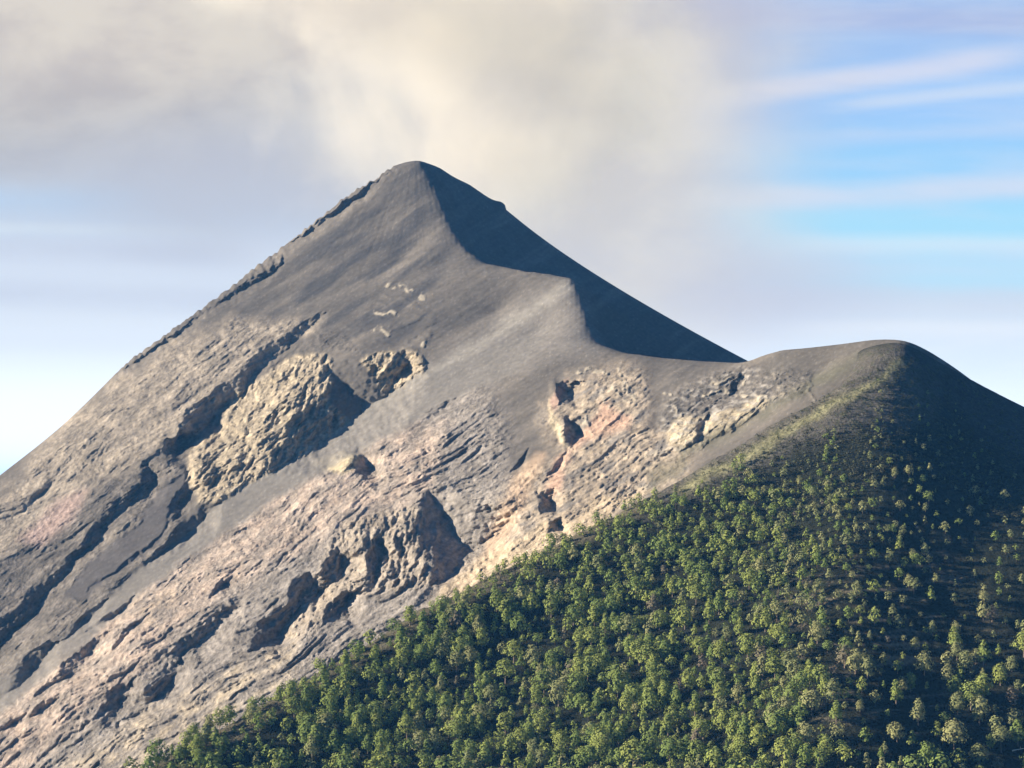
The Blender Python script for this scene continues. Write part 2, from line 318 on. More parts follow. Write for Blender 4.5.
col = lerp(col, (.215, .185, .155), lg * .55 * nz); col = lerp(col, (.30, .262, .222), low * (.45 + .45 * nz))
col = lerp(col, (.33, .275, .21), tan * (.45 + .55 * nz))
col = lerp(col, (.42, .325, .25), pink * (.25 + .7 * nz)); col = lerp(col, (.34, .28, .21), pil * (.5 + .5 * nz2))
pk2 = P([(20,540),(60,500),(85,490),(70,520),(40,545)], 8); col = lerp(col, (.40,.29,.24), pk2 * .8)
col = lerp(col, (.43, .35, .24), cl * (.55 + .45 * nz2)); col = lerp(col, (.42, .335, .24), rr * (.42 + .55 * nz2)); col = lerp(col, (.14,.13,.12), rr * .7 * sstep(.0, .4, fbm(s/30, tt/8, 340, 3)))
rk = P([(600,403),(608,401),(616,409),(630,418),(628,428),(608,432),(592,440),(570,452),(560,490),(545,500),(555,460),(587,432),(596,418)], 5); col = lerp(col, (.42, .27, .19), rk * .8)
pinkb = P([(548,400),(556,392),(570,378),(560,402),(552,412)], 3); col = lerp(col, (.4,.26,.2), pinkb * .7)
orange = P([(500,505),(520,470),(535,455),(545,455),(530,490),(515,525),(500,560),(460,585),(480,560)], 6); col = lerp(col, (.42, .30, .20), orange * .7)
col = lerp(col, (.45, .37, .25), br * (.65 + .35 * nz2)); col = lerp(col, (.30,.27,.23), led * .75 * sstep(-.05, .35, fbm(PX / 10, PY / 4, 345, 3)))
col = lerp(col, (.40, .345, .26), cur * .7)
col = lerp(col, (.47, .39, .25), P([(312,465),(325,455),(345,451),(358,455),(355,470),(345,474),(325,470)], 3) * .9)
col = lerp(col, (.46, .38, .25), P([(548,398),(556,418),(562,425),(568,446),(572,450),(560,440),(550,422)], 3) * .8)
col = lerp(col, (.44, .34, .22), P([(130,600),(180,590),(170,612),(150,625)], 8) * .5 * nz)
col = lerp(col, (.46, .37, .25), P([(60,768),(110,735),(150,712),(190,695),(240,660),(300,640),(300,670),(200,740),(130,790)], 8, True) * .65 * nz)
col = lerp(col, (.175, .158, .136), strip * .85); col = lerp(col, (.095, .085, .078), tong)
col = lerp(col, (.42,.33,.22), P([(440,590),(480,560),(520,535),(560,520),(600,500),(650,485),(600,525),(520,570),(450,610)], 5, True) * .8)
col = lerp(col, (.105, .093, .078), P([(775,350),(870,335),(930,335),(930,380),(880,385),(800,410),(765,370)], 10) * .8)
grass = P([(880,350),(850,372),(800,395),(740,430),(690,462),(650,490),(650,470),(700,440),(760,405),(820,372)], 8, True); col = lerp(col, (.10, .095, .065), grass * .7)
col *= (1 + (.12 + .16 * rock) * perlin(PX / 2.8, PY / 2.8, 360) + .22 * rock * fbm((s + w1) / 22, (tt + w1) / 6, 365, 4) + .12 * perlin(s / 14, tt / 2.8, 361))[:, None]
rough = .08 + 1.0 * rock
col *= (1 + upz * (.09 * rill + .06 * rill2))[:, None]; spk = (perlin(PX / 1.9, PY / 1.9, 371) > .62) * ash; col *= (1 + .35 * spk)[:, None]
m_rock = terrain_material('volcanic_rock_and_ash')
volcano = grid_mesh('hill', V, nu, nv, m_rock, np.clip(col, .01, .8), {'rough': rough}); volcano['kind'] = 'structure'
print('volcano', time.time() - T0)

# ------------------------------------------------------------------ FOREST HILL
hc = [(904,350,1715),(888,361,1695),(868,372,1680),(840,388,1668),(800,408,1650),(760,432,1630),(720,456,1612),(690,474,1600),(660,491,1590),(630,508,1578),(580,532,1555),(540,552,1540),(500,572,1520),(460,592,1500),(430,606,1488),(390,630,1470),(350,655,1450),(300,684,1430),(250,712,1405),(200,740,1385),(165,758,1370),(130,780,1350),(60,822,1310),(-60,890,1250)]
rc = [(904,343,1760),(915,350,1770),(940,363,1775),(960,374,1780),(990,391,1790),(1024,410,1800),(1080,444,1810),(1150,486,1820),(1260,555,1830)]
hp = [to_world(*p) for p in dense(hc, 30)] + [to_world(*p) for p in dense(rc, 40)]
hp += [behind(p, 130, 95) for p in hc[8::2]] + [behind(p, 300, 240) for p in hc[5::3]] + [behind(p, 120, 75) for p in hc[4:8:2]]
hp += [behind(p, 150, 95) for p in rc[1::2]] + [behind(p, 400, 260) for p in rc[1::3]]
hp += [to_world(*p) for p in [(884,344.5,1775),(864,349,1790),(846,358,1800)]]
hp += [to_world(*p) for p in [(905,368,1690),(905,400,1640),(900,450,1560),(870,520,1470),(850,600,1370),(840,700,1265),(835,768,1205),(830,850,1140),(820,1000,1040),
       (780,500,1530),(760,600,1410),(750,700,1305),(740,768,1245),(730,900,1140),(650,600,1455),(640,700,1345),(630,768,1280),(620,900,1165),
       (530,640,1445),(520,768,1310),(510,900,1190),(420,700,1400),(400,768,1330),(390,900,1205),(300,768,1350),(280,900,1230),(200,900,1240),(100,950,1190),
       (960,420,1690),(980,480,1594),(1024,480,1602),(960,520,1516),(950,600,1416),(940,700,1310),(935,768,1228),(930,900,1130),
       (1024,560,1456),(1024,650,1350),(1020,768,1252),(1010,900,1170),(1150,600,1442),(1140,768,1285),(1120,900,1180),(1240,700,1440),(1230,900,1330)]]
H = RBF(hp, c=16.0, smooth=.03)
hu = np.arange(-180, 1260, 2.0); hd = np.arange(1040, 2160, 2.2); hnu, hnv = len(hu), len(hd)
uc = np.arange(-180, 1266, 6.0); dc = np.arange(1036, 2170, 6.0); a, b = np.meshgrid(uc, dc); HZc = H((a - CX) / F * b, b)
def hill_z(px, D):                     # smooth hill plus its small relief
    z = bil(HZc, -180, 6.0, 1036, 6.0, px, D); x = (px - CX) / F * D
    ben = 1.6 * fbm(x / 60, z / 5, 400, 3) + 3.0 * fbm(x / 45, D / 45, 410, 3) + .8 * fbm(x / 7, D / 7, 420, 2)
    return z + ben * np.clip((1760 - D) / 120, .15, 1)
hpx, hD = np.meshgrid(hu, hd); hZ = hill_z(hpx, hD); hPY = HY - hZ / hD * F
hcol = np.tile(np.array([.022, .024, .016]), (hpx.size, 1)); X = hpx.ravel(); Y = hPY.ravel(); HD_ = hD.ravel(); xw = (X - CX) / F * HD_  # forest floor: dark litter, with the shade between trees darkened into its colour
sx = X + 10 * fbm(X / 30, Y / 30, 430, 3); sy = Y + 8 * fbm(X / 30, Y / 30, 431, 3)
bare = softpoly(sx, sy, [(640,520),(640,480),(800,380),(905,335),(925,350),(945,380),(935,420),(900,432),(860,425),(800,448),(740,475),(690,498)], 12)
hcol = lerp(hcol, (.105, .093, .078), bare * .9)
ghost = np.exp(-(seg_dist(sx, sy, [(680,492),(715,472),(750,454),(793,428),(833,405),(870,384),(903,362)]) / 5.5) ** 2); hcol = lerp(hcol, (.27, .25, .13), ghost * .8)
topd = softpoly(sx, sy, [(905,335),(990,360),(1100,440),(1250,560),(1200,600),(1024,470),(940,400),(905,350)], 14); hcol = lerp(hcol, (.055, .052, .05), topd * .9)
straw = sstep(.12, .42, fbm(xw / 60, hZ.ravel() / 3.2, 440, 3)) * softpoly(sx, sy, [(770,600),(830,560),(940,550),(990,620),(1000,700),(900,740),(820,720),(760,670)], 30); hcol = lerp(hcol, (.22, .18, .12), straw * .8)
scrub = sstep(.05, .35, fbm(X / 5, Y / 4, 450, 3)) * bare; hcol = lerp(hcol, (.06, .065, .03), scrub * .6)
pale = sstep(.1, .5, fbm(X / 9, Y / 5, 455, 3)); hcol = lerp(hcol, (.06, .055, .035), pale * .25)
edge_sand = softpoly(sx, sy, [(100,800),(200,736),(300,680),(430,602),(540,548),(640,497),(640,512),(540,566),(430,620),(300,700),(150,800)], 6); hcol = lerp(hcol, (.2, .17, .11), edge_sand * .5)
HV = np.c_[xw, HD_, hZ.ravel()]
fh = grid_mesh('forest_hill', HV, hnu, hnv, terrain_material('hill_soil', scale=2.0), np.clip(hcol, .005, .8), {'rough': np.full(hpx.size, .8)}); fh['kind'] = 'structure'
print('forest hill', time.time() - T0)

# ------------------------------------------------------------------ TREES
def crown_arrays(r, h, w, n_cl, n_leaf, seed, shape, leaf, bare=.15):
    """leaf tufts gathered in boughs over the crown's volume; unit metres, base at z=0"""
    g = np.random.default_rng(seed); vs = []; k = 0
    cen = []
    for i in range(n_cl):
        t = (i + g.random()) / n_cl                                  # height 0..1 in crown
        if shape == 'cone': rad = (1 - t) ** .75 * (.55 + .45 * min(1, t * 6 + .3))
        elif shape == 'dome': rad = math.sqrt(max(0, 1 - (t * 1.0) ** 2.4)) * (.6 + .4 * min(1, t * 3.5))
        else: rad = math.sin(math.pi * min(1, (t * .9 + .12))) ** .6
        a = i * 2.39996 + g.random() * 1.0; rr_ = w / 2 * rad * (.45 + .5 * g.random())
        cen.append((math.cos(a) * rr_, math.sin(a) * rr_, h * (bare + (1 - bare) * (t * .93 + .05)), w * (.24 + .13 * g.random()) * (.6 + .5 * rad)))
    cen = np.array(cen); tot = (cen[:, 3] ** 2); num = np.maximum(4, (n_leaf * tot / tot.sum())).astype(int)
    for (x, y, z, cr), m in zip(cen, num):
        d = g.normal(size=(m, 3)); d /= np.linalg.norm(d, axis=1)[:, None]; d[:, 2] = np.where(d[:, 2] < -.3, -d[:, 2], d[:, 2])
        p = np.array([x, y, z]) + d * cr * (.65 + .5 * g.random((m, 1))) * np.array([1, 1, .85])
        ax_ = np.array([x / w, y / w, z / h - .45]) * 1.6; nrm = d * .8 + ax_ * 1.2 + g.normal(size=(m, 3)) * .22; nrm /= np.linalg.norm(nrm, axis=1)[:, None]
        t1 = np.cross(nrm, g.normal(size=(m, 3))); t1 /= np.linalg.norm(t1, axis=1)[:, None]; t2 = np.cross(nrm, t1)
        sz = leaf * (.6 + .8 * g.random((m, 1)))
        q = np.stack([p - t1 * sz - t2 * sz * .5, p + t1 * sz - t2 * sz * .6, p + t1 * sz * .5 + t2 * sz * .7, p - t1 * sz * .6 + t2 * sz * .6], 1)
        vs.append(q)
    return np.concatenate(vs, 0)                                     # (faces, 4, 3)
def quads_mesh(name, Q, mat, tint=None):
    me = bpy.data.meshes.new(name); n = len(Q)
    me.vertices.add(n * 4); me.vertices.foreach_set('co', Q.astype(np.float32).ravel())
    me.loops.add(n * 4); me.loops.foreach_set('vertex_index', np.arange(n * 4, dtype=np.int32))
    me.polygons.add(n); me.polygons.foreach_set('loop_start', np.arange(n, dtype=np.int32) * 4)
    a = me.attributes.new('tint', 'FLOAT', 'FACE'); a.data.foreach_set('value', (np.zeros(n) if tint is None else tint).astype(np.float32))
    me.update(calc_edges=True); me.materials.append(mat); return me
def trunk_quads(h, r, seed, limbs=5, n=6, bare=.15, w=5):
    g = np.random.default_rng(seed); Q = []
    def tube(p0, p1, r0, r1, n=n):
        p0 = np.array(p0, float); p1 = np.array(p1, float); ax = p1 - p0; ax /= np.linalg.norm(ax)
        u = np.cross(ax, (0.3, 1, .1)); u /= np.linalg.norm(u); v = np.cross(ax, u)
        for k in range(n):
            a0 = 2 * math.pi * k / n; a1 = 2 * math.pi * (k + 1) / n
            f = lambda a, p, r: p + (u * math.cos(a) + v * math.sin(a)) * r
            Q.append([f(a0, p0, r0), f(a1, p0, r0), f(a1, p1, r1), f(a0, p1, r1)])
    lean = g.normal(size=2) * .03 * h; P_ = [np.array([lean[0] * t * t, lean[1] * t * t, h * t * .92]) for t in (-.06, .15, .4, .7, 1)]
    R_ = [r * 1.3, r, r * .75, r * .45, r * .12]
    for i in range(4): tube(P_[i], P_[i + 1], R_[i], R_[i + 1])
    for i in range(limbs):
        t = bare + (.9 - bare) * (i + .5) / limbs; a = i * 2.4 + g.random(); p = np.array([0, 0, h * t * .92]); L = w * .42 * (1 - t * .6)
        tube(p, p + np.array([math.cos(a) * L, math.sin(a) * L, L * .35]), r * .4 * (1 - t * .5), r * .1, 4)
    return np.array(Q)
def leaf_mat(name, c1, c2, c3):
    m, t = material(name)
    at = t.n('ShaderNodeAttribute', attribute_name='tint').outputs[2]; oi = t.n('ShaderNodeObjectInfo').outputs['Random']
    f = t.m('FRACT', t.m('ADD', at, oi)); co = t.n('ShaderNodeTexCoord').outputs[3]
    nz = t.n('ShaderNodeTexNoise', {'Vector': t.n('ShaderNodeNewGeometry').outputs[0], 'Scale': .35, 'Detail': 3.0}).outputs[0]
    c = t.mix(t.ramp(f, .15, .85), c1, c2); c = t.mix(t.ramp(nz, .52, .72), c, c3)
    d = t.n('ShaderNodeBsdfDiffuse', {'Color': c, 'Roughness': .5}); tr = t.n('ShaderNodeBsdfTranslucent', {'Color': c})
    s_ = t.n('ShaderNodeMixShader', {0: .14, 1: d.outputs[0], 2: tr.outputs[0]}); t.n('ShaderNodeOutputMaterial', {0: s_.outputs[0]}); return m
M_LEAF = [leaf_mat('pine_foliage_green', (.175, .222, .06), (.26, .285, .075), (.125, .17, .058)),
          leaf_mat('pine_foliage_olive', (.22, .23, .095), (.28, .27, .115), (.15, .17, .07)),
          leaf_mat('pine_foliage_brown', (.19, .16, .10), (.18, .14, .10), (.12, .12, .07))]
def bark_mat():
    m, t = material('pine_bark'); nz = t.n('ShaderNodeTexNoise', {'Vector': t.n('ShaderNodeTexCoord').outputs[3], 'Scale': 3.0, 'Detail': 4.0}).outputs[0]
    c = t.mix(nz, (.12, .08, .055), (.27, .21, .16)); b = t.n('ShaderNodeBsdfDiffuse', {'Color': c}); t.n('ShaderNodeOutputMaterial', {0: b.outputs[0]}); return m
M_BARK = bark_mat()

# sampling in view of the camera; each stands on the ground of the hill
hrun = hPY.copy()
def ground_at(px, py):
    """nearest depth where the ground of the hill shows at this column and row"""
    j = int(round((px - hu[0]) / 2.0)); colm = hPY[:, j]
    k = np.nonzero(colm <= py)[0]
    if not len(k) or k[0] == 0: return None
    k = k[0]; a_, b_ = colm[k - 1], colm[k]; f = (a_ - py) / max(a_ - b_, 1e-6); return hd[k - 1] + f * 2.2
def skyrow(px): return hPY[:, int(round((px - hu[0]) / 2.0))].min()
edge_x = [p[0] for p in hc[::-1]]; edge_y = [p[1] for p in hc[::-1]]
def spacing(px, py):
    e = np.interp(px, edge_x, edge_y) if px < 905 else 349 + (px - 905) * .55
    below = py - e
    if below < 1: return None
    tl = np.interp(px, [0, 640, 680, 720, 800, 860, 930, 1024, 1250], [0, 0, 22, 34, 50, 84, 80, 70, 60])       # bare slope above the treeline
    tl *= 1 + .9 * float(perlin(np.array(px / 17.), np.array(3.7), 507)) + .4 * float(perlin(np.array(px / 6.), np.array(9.7), 508))
    if below < tl * .75: return None
    sp = np.interp(py, [400, 480, 560, 660, 800], [4.8, 5.8, 7.2, 8.6, 10.0])
    sparse = float(sstep(790, 960, np.array(px + .25 * (py - 560)))) 
    sp *= 1 + .95 * sparse
    if below < tl: sp *= 1.5
    return sp
cand = []; cell = {}; 
tries = rng.random((90000, 2)); clump = perlin(tries[:, 0] * 26, tries[:, 1] * 22, 500) 
for (a_, b_), cp in zip(tries, clump):
    px = -60 + a_ * 1180; py = 345 + b_ * 500
    sp = spacing(px, py)
    if sp is None: continue
    sp *= (1 - .42 * cp)
    if cp < -.5 and px < 800 and rng.random() < .8: continue 
    if px > 780: sp *= (1 - .45 * perlin(np.array(px / 30.), np.array(py / 18.), 505))
    sp = max(sp, 3.5)
    gx, gy = int(px / 20), int(py / 20); ok = True
    for i in (-1, 0, 1):
        for j in (-1, 0, 1):
            for q in cell.get((gx + i, gy + j), ()):
                if (q[0] - px) ** 2 + ((q[1] - py) * 1.25) ** 2 < ((sp + q[2]) / 2) ** 2: ok = False; break
            if not ok: break
        if not ok: break
    if not ok: continue
    dg = ground_at(px, py)
    if dg is None: continue
    cell.setdefault((gx, gy), []).append((px, py, sp)); cand.append((px, py, dg))
print('trees', len(cand), time.time() - T0)
def tree_size(px, py):
    base = float(np.interp(py, [400, 440, 500, 580, 680, 800], [3.8, 5.3, 7.6, 9.8, 11.2, 12.4])) * (.45 + 1.15 * rng.random() ** 1.4)
    if px > 780 and py < 640: base *= .8
    return base
# the trees that stand out in the photograph: (column, row of the foot, height in metres, shape, colour)
HERO = [(833,706,20,2,1),(870,640,8,0,1),(948,684,15,2,1),(965,672,16,2,1),(976,664,13,2,1),(983,680,9,0,1),(954,752,22,3,1),(1001,752,17,4,1),(1014,728,16,2,1),(979,768,17,3,1),
        (881,760,9,0,0),(897,742,14,2,1),(771,664,13,2,0),(727,640,12,2,1),(758,740,13,2,0),(927,690,7,0,0),(902,692,12,2,1),(860,712,9,2,1),(992,622,14,2,2),(984,604,11,3,1),
        (857,598,13,2,1),(909,588,11,2,1),(820,592,12,2,1),(800,592,10,0,0),(769,622,11,2,0),(957,660,14,2,1),(1012,672,13,2,1),(933,635,12,0,1),(915,650,10,2,1),(1018,690,9,2,1),
        (650,718,20,3,0),(700,742,16,2,0),(742,762,17,3,0),(820,768,15,2,0),(610,742,16,0,0),(560,760,15,2,0),(913,560,9,2,1),(895,478,9,2,1),(800,486,9,2,1)]
trees = []
for (px, py, h_, v_, c_) in HERO:
    dg = ground_at(px, py) if py < 800 else None
    if dg: trees.append((px, py, dg, h_ * .86, v_, c_, True))
for (px, py, dg) in cand:
    if any(abs(px - q[0]) < 6 and abs(py - q[1]) < 5 for q in HERO): continue
    h_ = tree_size(px, py); olive = float(sstep(700, 900, np.array(px))); r_ = rng.random()
    v_ = rng.choice([0, 1, 2, 3], p=[.3, .25, .27, .18]); c_ = 1 if r_ < .15 + .45 * olive else (2 if r_ > .975 else 0)
    trees.append((px, py, dg, h_, int(v_), c_, False))
SHAPES = [dict(h=1, w=.56, shape='cone', bare=.12), dict(h=1, w=.60, shape='egg', bare=.10), dict(h=1, w=.68, shape='dome', bare=.12), dict(h=1, w=.80, shape='dome', bare=.26), dict(h=1, w=.85, shape='dome', bare=.48)]
def unit_crown(v, n_cl, n_leaf, seed, leaf):
    s_ = SHAPES[v]; return crown_arrays(0, s_['h'], s_['w'], n_cl, n_leaf, seed, s_['shape'], leaf, s_['bare'])
# which 300 show largest: apparent height among those wholly inside the picture
def app(t): return t[3] / t[2] * F
inview = [t for t in trees if 0 < t[0] < 1024 and t[1] - app(t) * .8 < 768 and t[1] - app(t) > 0]
inview.sort(key=lambda t: (-(t[6]), -app(t) * (1 if t[1] < 772 else .3))); heroes = inview[:296]; hs = set(id(t) for t in heroes); rest = [t for t in trees if id(t) not in hs]
hero_mesh = {}
for v in range(5):
    for c_ in range(3):
        for k in range(3): hero_mesh[(v, c_, k)] = (quads_mesh('crown', unit_crown(v, 15, 620, 900 + v * 10 + k, .038), M_LEAF[c_]),)
hero_trunk = [quads_mesh('trunk', trunk_quads(1.0, .022, 40 + v, bare=SHAPES[v]['bare'], w=SHAPES[v]['w']), M_BARK) for v in range(5)]
COLN = ['dark green', 'olive green', 'brownish']; SHPN = ['pointed', 'egg-shaped', 'rounded', 'broad-crowned', 'tall flat-crowned']
used = set()
proto = bpy.data.objects.new('pine_tree', None); pc = bpy.data.objects.new('crown', hero_mesh[(0, 0, 0)][0]); pt = bpy.data.objects.new('trunk', hero_trunk[0])
for i, (px, py, dg, h_, v_, c_, hero) in enumerate(heroes):
    root, cr, tk = (proto, pc, pt) if i == 0 else (proto.copy(), pc.copy(), pt.copy())
    for o in (root, cr, tk): C.objects.link(o)
    cr.parent = root; tk.parent = root; cr.data = hero_mesh[(v_, c_, i % 3)][0]; tk.data = hero_trunk[v_]
    root.location = ((px - CX) / F * dg, dg, float(hill_z(np.array([px]), np.array([dg]))[0]) - .15)
    root.rotation_euler = (0, 0, rng.random() * 6.28); root.scale = (h_, h_, h_ * (.92 + .16 * rng.random())); root.empty_display_size = .2
    root['category'] = 'pine tree'; root['group'] = 'pines on the forested hill'
    cy = py - app((px, py, dg, h_)) * .55
    size = 'large' if app((0, 0, dg, h_)) > 19 else ('small' if app((0, 0, dg, h_)) < 14.5 else 'medium')
    where = 'on sparse dark slope' if px > 800 else ('at the forest edge' if py - np.interp(px, edge_x, edge_y) < 30 else 'in dense forest')
    ax, ay = round(px / 10.24), round(cy / 7.68)
    lab = f"{size} {SHPN[v_]} {COLN[c_]} pine {where}, {ax}% across and {ay}% down"
    if lab in used: lab = f"{size} {SHPN[v_]} {COLN[c_]} pine {where}, {px / 10.24:.1f}% across and {cy / 7.68:.1f}% down"
    used.add(lab); root['label'] = lab
# the remaining thousands: one mesh
variants = {}
for v in range(5):
    for k in range(4): variants[(v, k, 1)] = unit_crown(v, 10, 200, 100 + v * 10 + k, .055); variants[(v, k, 0)] = unit_crown(v, 7, 80, 300 + v * 10 + k, .08)
def build_rest(sel, name, mats):
    Qs = []; tints = []; mi = []
    for (px, py, dg, h_, v_, c_, hero) in sel:
        q = variants[(v_, int(rng.integers(4)), 1 if app((0, 0, dg, h_)) > 9 else 0)]
        a_ = rng.random() * 6.28; ca, sa = math.cos(a_), math.sin(a_); R = np.array([[ca, -sa, 0], [sa, ca, 0], [0, 0, 1]])
        z = float(hill_z(np.array([px]), np.array([dg]))[0])
        Qs.append((q * np.array([h_, h_, h_ * (.9 + .2 * rng.random())])) @ R.T + np.array([(px - CX) / F * dg, dg, z - .15])); tints.append(np.full(len(q), rng.random())); mi.append(np.full(len(q), c_))
        tq = np.array([[(-.02, 0, -.05), (.02, 0, -.05), (.012, 0, .5), (-.012, 0, .5)], [(0, -.02, -.05), (0, .02, -.05), (0, .012, .5), (0, -.012, .5)]]) * h_
        Qs.append(tq + np.array([(px - CX) / F * dg, dg, z])); tints.append(np.zeros(2)); mi.append(np.full(2, 3))
    me = quads_mesh(name, np.concatenate(Qs), mats[0], np.concatenate(tints))
    for m in mats[1:]: me.materials.append(m)
    me.polygons.foreach_set('material_index', np.concatenate(mi).astype(np.int32)); o = bpy.data.objects.new(name, me); C.objects.link(o); return o
fo = build_rest(rest, 'forest', M_LEAF + [M_BARK]); fo['kind'] = 'stuff'; fo['label'] = 'dense pine forest of small trees covering the lower hill'; fo['category'] = 'forest'
# low scrub and grass tussocks on the bare upper slope
sq = []; tn = []
tv = crown_arrays(0, 1, 1.5, 5, 26, 5, 'dome', .16, 0); q = rng.random((16000, 2))
for a_, b_ in q:
    px = 640 + a_ * 400; py = 350 + b_ * 190; e = np.interp(px, edge_x, edge_y) if px < 905 else 349 + (px - 905) * .55
    if py < e + 3 or py - e > 115 or rng.random() > .32 + .6 * float(perlin(np.array(px / 14), np.array(py / 9), 600)) + (py - e) / 220: continue
    if seg_dist(np.array([px]), np.array([py]), [(680,492),(715,472),(750,454),(793,428),(833,405),(870,384),(903,362)])[0] < 6 and rng.random() < .75: continue
    dg = ground_at(px, py)
    if dg is None: continue
    h_ = .9 + 2.0 * rng.random() ** 2; sq.append(tv * h_ + np.array([(px - CX) / F * dg, dg, float(hill_z(np.array([px]), np.array([dg]))[0]) - .1])); tn.append(np.full(len(tv), rng.random()))
me = quads_mesh('scrub', np.concatenate(sq), leaf_mat('scrub_leaves', (.09, .095, .05), (.13, .12, .07), (.06, .065, .035)), np.concatenate(tn)); so = bpy.data.objects.new('scrub', me); C.objects.link(so)
so['kind'] = 'stuff'; so['label'] = 'low scrub and grass tussocks on the bare upper hill slope'; so['category'] = 'scrub'
print('trees built', time.time() - T0, len(rest))

dl_ = ground_at(1016, 753); lm, t = material('bleached_wood'); nz = t.n('ShaderNodeTexNoise', {'Vector': t.n('ShaderNodeTexCoord').outputs[3], 'Scale': 2.0, 'Detail': 4.0}).outputs[0]
b = t.n('ShaderNodeBsdfDiffuse', {'Color': t.mix(nz, (.5, .44, .34), (.75, .68, .55))}); t.n('ShaderNodeOutputMaterial', {0: b.outputs[0]})
lq = trunk_quads(9.0, .42, 3, limbs=3, bare=.3, w=5); R_l = np.array([[.2, 0, .97], [0, 1, 0], [-.97, 0, .25]]); lq = lq @ R_l.T
lo_ = bpy.data.objects.new('fallen_log', quads_mesh('fallen_log', lq, lm)); C.objects.link(lo_); lo_.location = ((1013 - CX) / F * dl_, dl_, float(hill_z(np.array([1013.]), np.array([dl_]))[0]) + 1.2)
lo_['label'] = 'pale bleached fallen log lying at the right edge of the sparse slope'; lo_['category'] = 'log'

# ------------------------------------------------------------------ far ground
gm, t = material('lowland'); nz = t.n('ShaderNodeTexNoise', {'Vector': t.n('ShaderNodeTexCoord').outputs[3], 'Scale': .0006, 'Detail': 6.0}).outputs[0]
b = t.n('ShaderNodeBsdfDiffuse', {'Color': t.mix(nz, (.05, .07, .035), (.12, .11, .07))}); t.n('ShaderNodeOutputMaterial', {0: b.outputs[0]})
me = bpy.data.meshes.new('ground'); R_ = 90000; me.from_pydata([(-R_, -R_, -900), (R_, -R_, -900), (R_, R_, -900), (-R_, R_, -900)], [], [(0, 1, 2, 3)]); me.materials.append(gm)
go = bpy.data.objects.new('ground', me); C.objects.link(go); go['kind'] = 'structure'

# ------------------------------------------------------------------ camera, sun, sky
cam = bpy.data.cameras.new('camera'); co = bpy.data.objects.new('camera', cam); C.objects.link(co); sc.camera = co
co.location = (0, 0, 0); co.rotation_euler = (math.radians(90), 0, 0); cam.sensor_width = 36; cam.lens = F / 1024 * 36; cam.shift_y = (HY - 384) / 1024; cam.clip_start = 1; cam.clip_end = 200000
EXP = 1.65
EL, AZ = 18.0, 5.0
sd = Vector((-math.cos(math.radians(EL)) * math.cos(math.radians(AZ)), -math.cos(math.radians(EL)) * math.sin(math.radians(AZ)), math.sin(math.radians(EL))))
sl = bpy.data.lights.new('sun', 'SUN'); sl.energy = 5.0; sl.angle = math.radians(.5); sl.color = (1, .90, .75)
so_ = bpy.data.objects.new('sun', sl); C.objects.link(so_); so_.rotation_euler = sd.to_track_quat('Z', 'Y').to_euler()
w = bpy.data.worlds.new('World'); sc.world = w; w.use_nodes = True; t = NT(w.node_tree)
sky = t.n('ShaderNodeTexSky', sky_type='NISHITA', sun_disc=False, sun_elevation=math.radians(EL), sun_rotation=math.radians(270 - AZ), altitude=3700, air_density=.75, dust_density=.2, ozone_density=5.0)
d = t.n('ShaderNodeTexCoord').outputs[0]; sp = t.n('ShaderNodeSeparateXYZ', {0: d}); yy = t.m('MAXIMUM', sp.outputs[1], .05)
u = t.m('DIVIDE', sp.outputs[0], yy); v = t.m('DIVIDE', sp.outputs[2], yy)
def P2(px, py): return (px - CX) / F, (HY - py) / F
def nz2(su, sv, off, det=5.0, ro=.55, dist=0.0):
    vec = t.n('ShaderNodeCombineXYZ', {0: t.m('MULTIPLY', u, su), 1: t.m('MULTIPLY', v, sv), 2: off}).outputs[0]
    return t.n('ShaderNodeTexNoise', {'Vector': vec, 'Scale': 1.0, 'Detail': det, 'Roughness': ro, 'Distortion': dist}).outputs[0]
def blob(px, py, rx, ry, n=None, amt=0.0, soft=1.0):
    """soft elliptical cloud mask in direction space"""
    a, b = P2(px, py); x = t.m('DIVIDE', t.m('SUBTRACT', u, a), rx / F); y = t.m('DIVIDE', t.m('SUBTRACT', v, b), ry / F)
    r = t.m('SQRT', t.m('ADD', t.m('MULTIPLY', x, x), t.m('MULTIPLY', y, y)))
    if n is not None: r = t.m('ADD', r, t.m('MULTIPLY', t.m('SUBTRACT', n, .5), amt))
    return t.ramp(r, 1 - soft * .5, 1 + soft * .5, 1.0, 0.0)
def L(r, g, b): f = lambda c: (c / 255 / 12.92) if c <= 10 else ((c / 255 + .055) / 1.055) ** 2.4; return (f(r), f(g), f(b))
frontw = t.ramp(sp.outputs[1], .72, .9)
def grad(stops):
    nd = t.n('ShaderNodeValToRGB', {0: t.n('ShaderNodeMapRange', {0: v, 1: P2(0, 520)[1], 2: P2(0, -20)[1], 3: 0.0, 4: 1.0}).outputs[0]}); el = nd.color_ramp.elements; nd.color_ramp.interpolation = 'EASE'
    st = sorted([((520 - py) / 540, c) for py, c in stops], key=lambda a: a[0])
    el[0].position, el[0].color = st[0][0], (*st[0][1], 1); el[1].position, el[1].color = st[-1][0], (*st[-1][1], 1)
    for p_, c in st[1:-1]: e = el.new(p_); e.color = (*c, 1)
    return nd.outputs[0]
big = nz2(5, 8, 1.0, 6, .55, .5); wisp = nz2(11, 17, 5.0, 7, .58, .25); cir = nz2(6, 34, 3.0, 6, .55, .3); soft = nz2(3, 12, 8.0, 5, .5, .4)
uw = t.m('ADD', u, t.m('MULTIPLY', t.m('SUBTRACT', soft, .5), .05)); vw = t.m('ADD', v, t.m('MULTIPLY', t.m('SUBTRACT', soft, .5), .03)); v_keep = v
left_m = t.ramp(uw, P2(560, 0)[0], P2(330, 0)[0]); right_m = t.ramp(uw, P2(660, 0)[0], P2(850, 0)[0])
